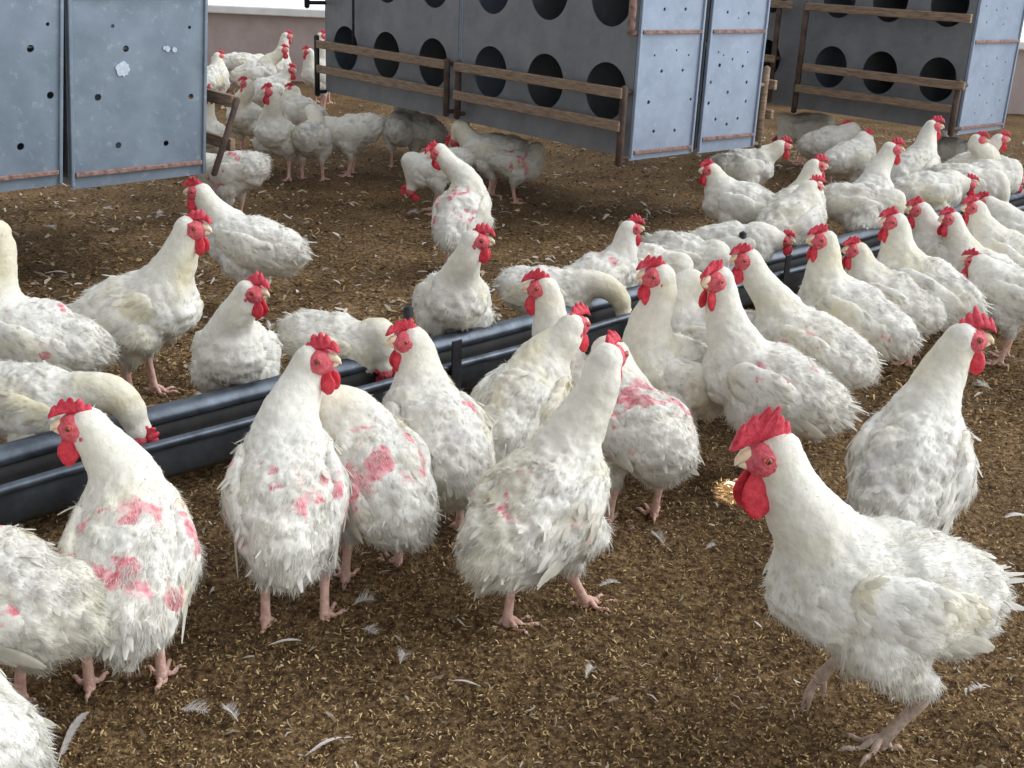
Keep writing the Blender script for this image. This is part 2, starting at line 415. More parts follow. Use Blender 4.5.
spots = [
 ((58, 765), 75, .12, .012, 1.2, 0, 'long curved white wing feather lying in the bottom left corner of the litter'),
 ((352, 605), 20, .045, .018, .5, 1, 'bright fluffy white feather below the pink-backed hen with raised head'),
 ((362, 632), -40, .035, .014, .5, 1, 'small white fluff tuft just right of the pink-backed hen feet'),
 ((665, 545), 100, .055, .014, .9, 1, 'tangled pale feather on litter between the centre hen and the big striding hen'),
 ((705, 552), 30, .03, .008, .4, 1, 'small down feather right of the tangled pale feather'),
 ((305, 755), 35, .07, .007, .5, 0, 'thin cream quill feather at the bottom edge left of centre'),
 ((180, 712), -20, .05, .013, .8, 1, 'grey white feather on litter near the bare-backed front left hen'),
 ((400, 668), 70, .03, .015, .5, 1, 'little round white down tuft in the front centre of the litter'),
 ((585, 680), 60, .035, .009, .3, 1, 'small white down feather in front of the centre hen feet'),
 ((268, 650), 10, .06, .006, .4, 0, 'narrow pale feather by the left foot of the pink-backed hen'),
 ((480, 690), 160, .05, .005, 1.1, 0, 'curved tan quill lying on the open litter at front centre'),
 ((238, 725), 120, .045, .012, .8, 1, 'soft grey feather low in the picture right of the curved wing feather'),
 ((640, 385), 120, .05, .010, .8, 0, 'pale feather on litter beside the plucked hen at the trough'),
 ((620, 585), 200, .05, .008, .7, 1, 'flattened pale feather just right of the centre hen front foot'),
 ((985, 690), 200, .04, .010, .7, 1, 'faint feather tuft at the right edge behind the striding hen'),
]
fe_pts = []
for i, (px, az, L, W, curl, fl, lab) in enumerate(spots):
    P = un(*px); A = feather_mesh('white_feather', L, W, curl, fl, i)
    o = A.build('white_feather', [MAT['feather']]); z = ground_z(P[0], P[1])[0]
    o.location = (P[0], P[1], z+.006); o.rotation_euler = (rng.normal()*.1, -.05, math.radians(az))
    tag(o, label=lab, category='feather', group='loose feathers on the litter')
protoA = [feather_mesh('white_feather', .05, .009, .9, 0, 91), feather_mesh('white_feather', .04, .012, .5, 1, 92)]
protos = []
for k in range(110):
    x, y = scatter_xy(1, 2.0, 7.0, .8); x, y = float(x[0]), float(y[0])
    if k < 2: o = protoA[k].build('white_feather', [MAT['feather']]); protos.append(o)
    else: o = protos[k % 2].copy(); COL.objects.link(o)
    o.location = (x, y, ground_z(x, y)[0]+.006); s = .7+.9*rng.random(); o.scale = (s, s, s)
    o.rotation_euler = (rng.normal()*.15, rng.normal()*.1, rng.random()*6.28)
    tag(o, label='small pale feather scattered on the brown barn litter among the hens', category='feather', group='small loose feathers scattered on the litter')

def box(bm, c, s, R=None):
    r = bmesh.ops.create_cube(bm, size=1)
    for v in r['verts']:
        p = Vector((v.co.x*s[0], v.co.y*s[1], v.co.z*s[2]))
        if R is not None: p = R @ p
        v.co = p+Vector(c)
bm = bmesh.new(); box(bm, (-1, 11.1, .26), (13, .2, .64)); tag(bm_obj('wall_back', bm, MAT['wall']), kind='structure')
bm = bmesh.new(); box(bm, (-1, 11.08, .615), (13, .34, .07)); tag(bm_obj('trim_1', bm, MAT['sill'], bevel=.01), kind='structure', label='white painted sill on the low back wall')

# ------------------------------------------------------------------ nest boxes
AZ = math.radians(49.3)
v_ = np.array([math.sin(AZ), math.cos(AZ), 0]); u_ = np.array([-v_[1], v_[0], 0])
XAX = Vector((-u_[0], -u_[1], 0)); YAX = Vector((v_[0], v_[1], 0))   # local x runs right along the front, local y goes back
RZ = math.atan2(XAX.y, XAX.x)
def sheet(outline, holes, thick, plane):
    """flat sheet with round/oval holes; plane maps (a,b,depth) to 3D"""
    bm = bmesh.new(); loops = [outline]
    for (cx, cy, rx, ry, n) in holes:
        loops.append([(cx+rx*math.cos(2*math.pi*k/n), cy+ry*math.sin(2*math.pi*k/n)) for k in range(n)])
    E_ = []
    for lp in loops:
        vs = [bm.verts.new(plane(a_, b_, 0)) for a_, b_ in lp]
        for k in range(len(vs)): E_.append(bm.edges.new((vs[k], vs[(k+1) % len(vs)])))
    bmesh.ops.triangle_fill(bm, use_beauty=True, edges=E_)
    r = bmesh.ops.extrude_face_region(bm, geom=list(bm.faces))
    d = Vector(plane(0, 0, thick))-Vector(plane(0, 0, 0))
    for g in r['geom']:
        if isinstance(g, bmesh.types.BMVert): g.co += d
    return bm
def nest(label, origin, width, depth, hx, vents_r=(), vents_l=(), z0=.38, z1=1.42, front_dir=-1, right_skin=True, left_skin=False, r_lean=0, band=(.4, .9), perch=(), light=False, hol=(.125, .13)):
    """origin = ground point under the near right front corner; front faces local -y (front_dir -1)"""
    root = empty('nest_box', (origin[0], origin[1], 0), RZ, label=label, category='nest box', group='metal nest boxes hanging over the litter')
    T_ = .006
    holes = []
    for x in hx:
        for zc in (.645, 1.045): holes.append((x, zc, hol[1], hol[0], 40))
    yf = 0 if front_dir < 0 else depth
    f = sheet([(-width, z0), (0, z0), (0, z1), (-width, z1)], holes, T_, lambda a_, b_, d: (a_, yf+d, b_))
    bm_obj('front_panel', f, MAT['front'], root)
    # shell: back, top, bottoms, dividers
    bm = bmesh.new(); yb = depth if front_dir < 0 else 0
    box(bm, (-width/2, yb, (z0+z1)/2), (width-.012, .006, z1-z0))
    box(bm, (-width/2, depth/2, z1), (width, depth, .01))
    for z in (z0+.012, .83): box(bm, (-width/2, depth/2, z), (width-.012, depth-.012, .008))
    bm_obj('shell', bm, MAT['front'], root)
    xs = sorted(list(hx)); bm = bmesh.new()
    for k in range(len(xs)-1): box(bm, ((xs[k]+xs[k+1])/2, depth/2, (z0+z1)/2), (.006, depth-.02, z1-z0-.02))
    if xs: bm_obj('divider', bm, MAT['front'], root)
    pm = MAT['panel_light'] if light else MAT['panel']
    s = sheet([(0.0, z0-.015), (depth, z0-.01), (depth, z1), (0.0, z1)], [(a_, b_, r_, r_, 14) for a_, b_, r_ in vents_r], T_, lambda a_, b_, d: (.004+d, a_, b_))
    bm_obj('side_panel', s, pm, root)
    s = sheet([(0.0, z0), (depth, z0), (depth, z1), (0.0, z1)], [], T_, lambda a_, b_, d: (-width-.004-d, a_, b_))
    bm_obj('side_panel', s, pm, root)
    for zb in band:
        bm = bmesh.new(); box(bm, (.016, depth/2, zb), (.016, depth-.03, .016)); bm_obj('flange_strip', bm, MAT['rust'], root, bevel=.003)
    bm = bmesh.new(); box(bm, (.014, .006, (z0+z1)/2), (.012, .012, z1-z0+.01)); box(bm, (.014, depth-.006, (z0+z1)/2), (.012, .012, z1-z0+.01))
    bm_obj('corner_edge', bm, pm, root, bevel=.003)
    for (xa, xb, zt, off) in perch:
        yy = -off if front_dir < 0 else depth+off
        bm = bmesh.new(); box(bm, ((xa+xb)/2, yy, zt), (xb-xa, .022, .045)); bm_obj('perch_rail', bm, MAT['wood'], root, bevel=.004)
    return root
def bracket(root, x, z_lo, z_hi, off, depth=0, arms=(), mat='wood_dark', slant=0):
    bm = bmesh.new(); yy = -off if off >= 0 else depth-off
    n = 8
    vs, qs, ts = tube([(x, yy, z_lo), (x+slant*.5, yy, (z_lo+z_hi)/2), (x+slant, yy, z_hi)], [.017]*3, 6)
    A = Acc(); A.add(vs, qs, ts)
    for z in arms:
        y0 = 0 if off >= 0 else depth
        vs, qs, ts = tube([(x, y0, z), (x, (y0+yy)/2, z), (x, yy, z)], [.012]*3, 6); A.add(vs, qs, ts)
    A.build('perch_bracket', [MAT[mat]], root, smooth=False)
m1 = un(628, 157, .38)
l2 = un(70, 185, .38)
r1 = un(955, 132, .38)
def vents(pxs, P0, n, origin):
    res = []
    for px, py, r_ in pxs:
        P = onplane(px, py, P0, n); res.append((float((P-origin) @ v_), float(P[2]), r_))
    return [q for q in res if q[0] > .02]
# middle block
O1 = m1+v_*0; O1 = np.array([O1[0], O1[1], 0])
R_ = .0075
va = vents([(663, 9, R_), (684, 9, R_), (653, 55, .005), (675, 50, .005), (687, 55, .005), (660, 71, .008), (681, 70, .007), (647, 102, .009), (689, 99, .007), (652, 131, .008), (673, 130, .008)], m1, u_, m1)
n1 = nest('grey metal nest box with three lower holes and pale blue end panel, middle row', O1, 1.22, .405, (-.17, -.58, -.99), va,
     perch=((-1.2, -.005, .655, .06), (-1.2, -.005, .515, .06)), light=True, band=(.4, .91))
bracket(n1, -.01, .345, .68, .045, arms=(.36, .66)); bracket(n1, -1.19, .40, .68, .045, arms=(.42, .66))
bracket(n1, -.01, .90, 1.2, .03, arms=(.905,), mat='rust')
O2 = O1+u_*1.255
n2 = nest('grey metal nest box with round holes at the far left end of the middle row', O2, 1.28, .405, (-.215, -.65, -1.07),
     perch=((-1.3, -.03, .655, .06), (-1.3, -.03, .515, .06)), band=())
bracket(n2, -1.29, .36, .70, .06, arms=(.38, .66), mat='bracket'); bracket(n2, -.03, .40, .68, .045, arms=(.42, .66))
bracket(n2, -1.29, .86, 1.1, .12, arms=(.885,), mat='bracket')
vs = tube([(-.93, -.035, .62), (-.93, -.035, .9), (-.93, -.035, 1.2)], [.008]*3, 6); A_ = Acc(); A_.add(*vs); A_.build('hanging_rod', [MAT['bracket']], n2)
O3 = O1+v_*.45
vb = vents([(726, 12, R_), (747, 13, R_), (737, 18, .004), (717, 52, .005), (722, 55, .004), (746, 52, .005), (731, 59, .006), (718, 65, .009), (741, 66, .008), (709, 82, .008), (745, 82, .008), (726, 92, .008), (707, 103, .008), (744, 101, .008), (714, 119, .008), (736, 118, .008), (725, 124, .008)], m1, u_, O3)
n3 = nest('pale blue perforated end of nest box backing onto the middle row, reddish bottom strip', O3, 1.22, .40, (-.17, -.58, -.99), vb, front_dir=1, light=True, band=(.43, .91),
     perch=((-1.2, .03, .66, .1), (-1.2, .03, .52, .1)))
bracket(n3, -.005, .36, .74, -.06, depth=.40, arms=(.38, .66), mat='wood')
n4 = nest('grey nest box behind the far left end of the middle row', O3+u_*1.255, 1.28, .40, (-.2, -.62, -1.04), front_dir=1, band=(), z0=.36)
# left block
OL = np.array([l2[0], l2[1], 0])
vl = vents([(101, 27, .006), (116, 50, .011), (160, 51, .007), (91, 98, .012), (185, 99, .010), (115, 146, .011), (163, 145, .010), (179, 30, .006)], l2, u_, l2)
n5 = nest('wide blue grey end panel of nest box on the left with a white round scuff', OL, 1.2, .50, (-.2, -.6, -1.0), vl, front_dir=1, band=(.415, 1.01), perch=((-1.2, .035, .63, .1), (-1.2, .035, .47, .1)), z1=1.42)
vs = tube([(.045, .52, .37), (.045, .565, .5), (.045, .61, .64)], [.014]*3, 4); A_ = Acc(); A_.add(*vs); A_.build('strut', [MAT['wood_dark']], n5, smooth=False)
OL2 = OL - v_*.56
vl2 = vents([(16, 53, .012), (41, 100, .012), (16, 150, .012), (31, 29, .006)], l2, u_, OL2)
n6 = nest('blue grey end panel of nest box at the left picture edge, scuffed', OL2, 1.2, .53, (-.2, -.6, -1.0), vl2, band=(.415,), z1=1.42)
# right block
OR_ = np.array([r1[0], r1[1], 0])
vr = vents([(985, 6, .005), (995, 10, .005), (1006, 8, .005), (985, 22, .005), (1002, 24, .005), (985, 66, .005), (995, 58, .005), (1004, 62, .005), (982, 78, .005), (991, 84, .005), (978, 95, .005), (985, 103, .005), (998, 100, .005), (973, 113, .005), (990, 115, .005), (1001, 80, .005)], r1, u_, r1)
n7 = nest('grey metal nest box with wooden perches in the right row, pale end panel', OR_, 1.07, .50, (-.16, -.53, -.87), vr, light=True, band=(.40, .86),
     perch=((-1.05, .02, .98, .07), (-1.0, .06, .635, .09), (-1.05, .02, .505, .07)), hol=(.12, .115))
bracket(n7, .02, .37, .66, .08, arms=(.635, .40)); bracket(n7, -1.05, .36, 1.0, .06, arms=(.64,))
n8 = nest('dim nest box at the far left of the right row behind the pale perforated end', OR_+u_*1.10, 1.07, .50, (-.26, -.62, -.95), band=(), perch=((-1.05, -.05, .98, .07), (-1.0, -.12, .66, .09), (-1.05, -.15, .53, .07)), hol=(.12, .115))
bracket(n8, -.15, .40, 1.0, .06, arms=(.66,)); bracket(n8, -.42, .36, .62, .16, arms=(.53,), mat='wood')
O9 = OR_ - u_*1.9 + v_*2.2
n9 = nest('edge of a farther nest box peeping in at the right picture border', O9, 1.35, .5, (-.2, -.6, -1.0), band=(), perch=((-1.3, 0, .7, .07), (-1.3, 0, .55, .07)))

def skew(root, k, m):
    for o in root.children:
        for v in o.data.vertices: v.co.y += k*(v.co.z-.38); v.co.z += m*v.co.y
# white paint scuff marks on the left panel: thin dried splashes
def splat(px, py, r_, seed, P0, root):
    P = onplane(px, py, P0, u_); q = (float((P-OL) @ v_), float(P[2])); rg = np.random.default_rng(seed)
    bm = bmesh.new(); n = 26
    vs = [bm.verts.new((.0135, q[0]+r_*(.8+.35*rg.random())*math.cos(6.283*k/n), q[1]+r_*(.8+.35*rg.random())*math.sin(6.283*k/n))) for k in range(n)]
    f = bm.faces.new(vs); rr = bmesh.ops.extrude_face_region(bm, geom=[f])
    for g in rr['geom']:
        if isinstance(g, bmesh.types.BMVert): g.co.x -= .003
    bm_obj('dried_splash', bm, MAT['splash'], root)
MAT['splash'] = simple('dried_white_splash', srgb(176, 188, 202), srgb(206, 214, 224), 60, rough=.9)
splat(114, 70, .025, 1, l2, n5); splat(158, 51, .010, 2, l2, n5); splat(165, 52, .009, 3, l2, n5); splat(155, 50, .006, 4, l2, n5)
skew(n5, .07, .02); skew(n6, .10, .03)

# ------------------------------------------------------------------ feed trough
TA = un(0, 493, .15); TB = un(533, 345, .15)
td = TB-TA; td[2] = 0; td /= np.linalg.norm(td); tn = np.array([-td[1], td[0], 0])
tro = empty('feed_trough', (TA[0], TA[1], 0), math.atan2(td[1], td[0]), label='long dark galvanised feed trough running across the barn between the hens', category='feed trough')
T0, T1 = -1.2, 6.2
def strip(prof, th, name, mat, x0=T0, x1=T1, seg=40):
    prof = np.array(prof, float); n = len(prof)
    t = np.gradient(prof, axis=0); t = nrm(t); nn = np.stack([-t[:, 1], t[:, 0]], 1)
    loop = np.concatenate([prof+nn*th/2, (prof-nn*th/2)[::-1]]); m = len(loop)
    xs = np.linspace(x0, x1, seg); V = []
    for k, x in enumerate(xs):
        wob = .003*math.sin(x*3.1)+.002*math.sin(x*7.3)
        V.append(np.column_stack([np.full(m, x), loop[:, 0]+wob, loop[:, 1]+.5*wob]))
    V = np.concatenate(V); Q = []
    for k in range(seg-1):
        for j in range(m): Q.append((k*m+j, k*m+(j+1) % m, (k+1)*m+(j+1) % m, (k+1)*m+j))
    return link_mesh(name, V, Q, None, [MAT[mat]], tro, smooth=False)
strip([(.006, .158), (0, .15), (.004, .125), (.012, .075), (.03, .056)], .004, 'near_wall', 'trough')
strip([(.006, .152), (.010, .125), (.018, .078), (.036, .060), (.09, .060), (.112, .075), (.120, .12), (.124, .152)], .004, 'shade_liner', 'inner_shade')  # dark inner sheet; the trough's shaded inside is put into its colour
strip([(.03, .056), (.09, .055), (.116, .075), (.126, .12), (.128, .146)], .004, 'far_wall', 'trough')
strip([(-.006, .146), (-.004, .158), (.006, .162), (.016, .156), (.014, .148)], .004, 'near_lip', 'trough_in')
strip([(.120, .150), (.126, .164), (.137, .177), (.150, .182), (.164, .177), (.170, .164)], .005, 'far_lip', 'trough_in')
strip([(.024, .080), (.06, .084), (.100, .080)], .010, 'feed', 'feed')
def post(xl):
    bm = bmesh.new()
    box(bm, (xl, -.013, .145), (.035, .006, .17)); box(bm, (xl, -.013, .03), (.03, .012, .12)); box(bm, (xl+.004, .06, .045), (.03, .16, .012))
    bm_obj('strap', bm, MAT['bracket'], tro, bevel=.002)
    A = Acc(); A.add(*tube([(xl, .19, -.03), (xl, .19, .12), (xl, .19, .27)], [.014]*3, 10)); A.build('post', [MAT['bracket']], tro)
sx = float((un(465, 372, .15)-TA) @ td)
for k in (-1.55, 0, 1.6, 3.2): post(sx+k)

# small shaft of sunlight through a gap in the roof
sp = bpy.data.lights.new('sun_shaft', 'SPOT'); sp.energy = 2600; sp.spot_size = math.radians(1.6); sp.spot_blend = .25; sp.shadow_soft_size = .01; sp.color = (1, .93, .78)
so = bpy.data.objects.new('sun_shaft', sp); COL.objects.link(so)
tp = Vector(un(733, 492)); so.location = tp+Vector((-.6, -2.2, 2.5)); so.rotation_euler = (so.location-tp).to_track_quat('Z', 'Y').to_euler()

# ------------------------------------------------------------------ hens
WHITE = np.array([.77, .75, .69]); CREAM = np.array([.70, .64, .46]); GREY = np.array([.50, .47, .45])
PINK = np.array([.68, .22, .26]); RED = np.array([.60, .05, .085]); FACE = np.array([.64, .13, .16])
def rotz(a): c, s = math.cos(a), math.sin(a); return np.array([[c, -s, 0], [s, c, 0], [0, 0, 1.]])
def roty(a):  # positive lifts the front (+x)
    c, s = math.cos(a), math.sin(a); return np.array([[c, 0, -s], [0, 1, 0], [s, 0, c]])
def bez(P, n):
    t = np.linspace(0, 1, n)[:, None]; a, b, c, d = P
    return (1-t)**3*a+3*(1-t)**2*t*b+3*(1-t)*t*t*c+t**3*d
def seg_dist(P, a, b, ra, rb):
    ab = b-a; t = np.clip(((P-a) @ ab)/(ab @ ab+1e-12), 0, 1)
    return np.linalg.norm(P-(a+t[..., None]*ab), axis=-1)-(ra+(rb-ra)*t), t
def field(P, segs, k):
    D = None
    for (a, b, ra, rb, fl, tg, sq) in segs:
        if sq != 1:
            Pq = P.copy(); c = (a+b)/2; Pq[..., 1] = c[1]+(P[..., 1]-c[1])*sq; aa = a.copy(); bb = b.copy()
            aa[1] = c[1]+(a[1]-c[1])*sq; bb[1] = c[1]+(b[1]-c[1])*sq
            d, _ = seg_dist(Pq, aa, bb, ra, rb); d = d/max(sq, 1)
        else: d, _ = seg_dist(P, a, b, ra, rb)
        if D is None: D = d
        else:
            h = np.clip(.5+.5*(D-d)/k, 0, 1); D = D*(1-h)+d*h-k*h*(1-h)
    return D
def mesh_field(segs, h, k, mar=.03):
    pts = np.array([s[0] for s in segs]+[s[1] for s in segs]); rr = np.array([s[2] for s in segs]+[s[3] for s in segs])
    lo = (pts-rr[:, None]).min(0)-mar; hi = (pts+rr[:, None]).max(0)+mar
    n = np.ceil((hi-lo)/h).astype(int)+1
    g = np.stack(np.meshgrid(*[lo[i]+h*np.arange(n[i]) for i in range(3)], indexing='ij'), -1)
    return surfnet(field(g, segs, k), lo, h)
def seg_weights(V, segs, sharp=.012):
    W = []
    for s in segs:
        d, _ = seg_dist(V, s[0], s[1], s[2], s[3]); W.append(np.exp(-np.maximum(d, 0)/sharp))
    W = np.array(W)+1e-9; return W/W.sum(0)

def strands(A, V, Q, N, FL, C, n, Lf, Wd, rg, lift, dens=None, droop=.3, mat=1):
    """fine down strands laid along the feather tract directions FL"""
    a, b, c, d = V[Q[:, 0]], V[Q[:, 1]], V[Q[:, 2]], V[Q[:, 3]]
    ar = np.linalg.norm(np.cross(c-a, d-b), axis=1)
    if dens is not None: ar = ar*dens[Q].mean(1)
    if ar.sum() <= 0: return
    f = rg.choice(len(Q), n, p=ar/ar.sum()); u, v = rg.random(n)[:, None], rg.random(n)[:, None]
    def ip(X): return (X[Q[f, 0]]*(1-u)+X[Q[f, 1]]*u)*(1-v)+(X[Q[f, 3]]*(1-u)+X[Q[f, 2]]*u)*v
    p = ip(V); nn = nrm(ip(N)); fl = ip(FL); col = ip(C)
    L = Lf(p, f)*(.6+.8*rg.random(n))
    t = nrm(fl-(fl*nn).sum(1)[:, None]*nn+rg.normal(size=(n, 3))*.22)
    l = (lift*(.3+1.2*rg.random(n)))[:, None]
    d0 = nrm(t+nn*l); d1 = nrm(t+nn*(l*(1-droop*3)))
    s = nrm(np.cross(d0, nn))+nn*(rg.normal(size=(n, 1))*.35)
    wd = (Wd*(.6+.8*rg.random(n)))[:, None]*.5
    p0 = p-nn*.002; pm = p0+d0*(L*.5)[:, None]; pe = pm+d1*(L*.5)[:, None]
    X = np.stack([p0-s*wd, p0+s*wd, pm-s*wd*.8, pm+s*wd*.8, pe], 1)
    i = np.arange(n)[:, None]*5
    cc = col*(.9+.16*rg.random((n, 1)))
    A.add(X.reshape(-1, 3), i+[0, 1, 3, 2], i+[2, 3, 4], np.repeat(np.minimum(cc, .92), 5, 0), mat)
def plumes(A, P, D, N, L, W, C, rg, bend=.3, mat=1, seg=4):
    """broad soft feather vanes: a curved leaf with a mid rib crease, P root, D direction, N up"""
    n = len(P); ts = np.linspace(0, 1, seg+1); S = nrm(np.cross(D, N)); X = []
    prof = np.array([.35, .85, 1., .82, .25][:seg+1]) if seg == 4 else np.sin(np.linspace(.35, 2.9, seg+1))
    L = np.asarray(L)[:, None]; W = np.asarray(W)[:, None]
    for k, t in enumerate(ts):
        c = P+D*L*t-N*L*bend*t*t*.5+N*L*.05
        X += [c-S*W*prof[k]*.5-N*W*.12*prof[k], c+N*W*.06, c+S*W*prof[k]*.5-N*W*.12*prof[k]]
    X = np.stack(X, 1); m = X.shape[1]; i = np.arange(n)[:, None]*m; Q = []
    for k in range(seg):
        b = 3*k; Q += [i+[b, b+1, b+4, b+3], i+[b+1, b+2, b+5, b+4]]
    A.add(X.reshape(-1, 3), np.concatenate(Q), None, np.repeat(C*(.94+.12*rg.random((n, 1))), m, 0), mat)

def comb_mesh(L, H, pts, rg, flop=0.0, tilt=0.0):
    """serrated single comb; base follows the skull from beak root (t=0) to nape (t=1)"""
    n = 44; rows = 5; hts = .65+.55*rg.random(pts); V = []; Q = []
    ts = np.linspace(0, 1, n)
    for t in ts:
        env = math.sin(math.pi*min(1, (t*.88+.1)))**.55
        kk = min(pts-1, int(pts*t**.9)); saw = abs(math.sin(math.pi*pts*t**.9))**.5
        h = H*env*(.5+.5*saw*(1 if .04 < t < .97 else .4)*hts[kk])
        x = L*(.5-t*1.0); zb = -.011*abs(2*t-.9)**2.2
        lean = flop*math.sin(2.4*t+.6)
        for side in (1, -1):
            for r in range(rows):
                v = r/(rows-1); th = .0048*(1-v)**.5+.0016
                if t in (ts[0], ts[-1]): th *= .3
                y = side*th+lean*h*v*v+.0015*math.sin(9*t+3*v)
                V.append((x-.22*h*v+.0, y, zb-.004+h*v+.004))
    m = rows*2
    for k in range(n-1):
        for s in (0, 1):
            for r in range(rows-1):
                a = k*m+s*rows+r; q = (a, a+m, a+m+1, a+1); Q.append(q if s else q[::-1])
        a = k*m+rows-1; b = k*m+2*rows-1; Q.append((a, b, b+m, a+m))
        a = k*m; b = k*m+rows; Q.append((b, a, a+m, b+m))
    for k in (0, n-1):
        for r in range(rows-1):
            a = k*m+r; b = k*m+rows+r; Q.append((a, a+1, b+1, b) if k else (a, b, b+1, a+1))
    return np.array(V), np.array(Q)
def ball(c, r, nu=12, nv=8, R=None, f=None):
    V = []; Q = []; T = []
    for i in range(1, nv):
        th = math.pi*i/nv
        for j in range(nu):
            ph = 2*math.pi*j/nu; V.append((math.sin(th)*math.cos(ph), math.sin(th)*math.sin(ph), math.cos(th)))
    for i in range(nv-2):
        for j in range(nu): Q.append((i*nu+j, (i+1)*nu+j, (i+1)*nu+(j+1) % nu, i*nu+(j+1) % nu))
    V += [(0, 0, 1), (0, 0, -1)]; t, b = len(V)-2, len(V)-1
    for j in range(nu): T.append((t, j, (j+1) % nu)); T.append((b, (nv-2)*nu+(j+1) % nu, (nv-2)*nu+j))
    V = np.array(V, float)
    if f is not None: V = f(V)
    V = V*np.asarray(r, float)
    if R is not None: V = V @ R.T
    return V+np.asarray(c, float), np.array(Q), np.array(T)
def smooth_path(pts, n):
    pts = np.array(pts, float); d = np.r_[0, np.cumsum(np.linalg.norm(np.diff(pts, axis=0), axis=1))]
    t = np.linspace(0, d[-1], n); P = np.stack([np.interp(t, d, pts[:, i]) for i in range(3)], 1)
    for _ in range(2): P[1:-1] = (P[:-2]+2*P[1:-1]+P[2:])/4
    return P

def make_leg(root, S, hip, ankle, az, dirty, lifted, rg, near):
    """shank with a foot child: three front toes, hind toe, claws"""
    hock = hip*np.array([1, 1, 0])+np.array([-.005, 0, 0]); hock[2] = hip[2]-.035
    mat = MAT['leg_dirty' if dirty else 'leg']
    A = Acc(); P = smooth_path([hip, hock, (hock+ankle)/2+np.array([.002, 0, 0]), ankle], 12)
    r = np.interp(np.linspace(0, 1, 12), [0, .25, .5, .8, 1], [.016, .0145, .0105, .0105, .0125])
    A.add(*tube(P, r, 10 if near else 6))
    leg = A.build('leg', [mat], root, scale=S)
    A = Acc(); ca, sa = math.cos(az), math.sin(az)
    dirs = [(-.62, .056, 0), (0.0, .070, 0), (.58, .058, 0), (math.pi-.25, .032, 0)]
    for (da, L, _) in dirs:
        a = az+da+rg.normal()*.08; d = np.array([math.cos(a), math.sin(a), 0]); n = 9; pts = []; rr = []
        for k in range(n):
            t = k/(n-1)
            if lifted: z = -.008-t*L*.75+.01*math.sin(t*3); pts.append(ankle+d*L*(.55*t-.25*t*t)+[0, 0, z])
            else: z = -ankle[2]*min(1, t*2.3)+.0075*(1-t*.35)+.004*math.sin(t*math.pi*2.5)*(t < .9); pts.append(ankle+d*L*t+[0, 0, z])
            rr.append((.0070-.0028*t)*(1+.14*math.cos(t*18)))
        A.add(*tube(pts, rr, 8 if near else 5))
        e = pts[-1]; dd = nrm(pts[-1]-pts[-2])
        cl = [e-dd*.002, e+dd*.006+[0, 0, -.001], e+dd*.012+[0, 0, -.005]]
        V, Q, T = tube(cl, [.0036, .0026, .0007], 6 if near else 4); A.add(V, Q, T, m=1)
    A.add(*ball(ankle+[0, 0, -.004 if lifted else -ankle[2]*.45], (.0125, .0125, .011), 10, 6))
    A.build('foot', [mat, MAT['claw']], leg, scale=S)
    return leg

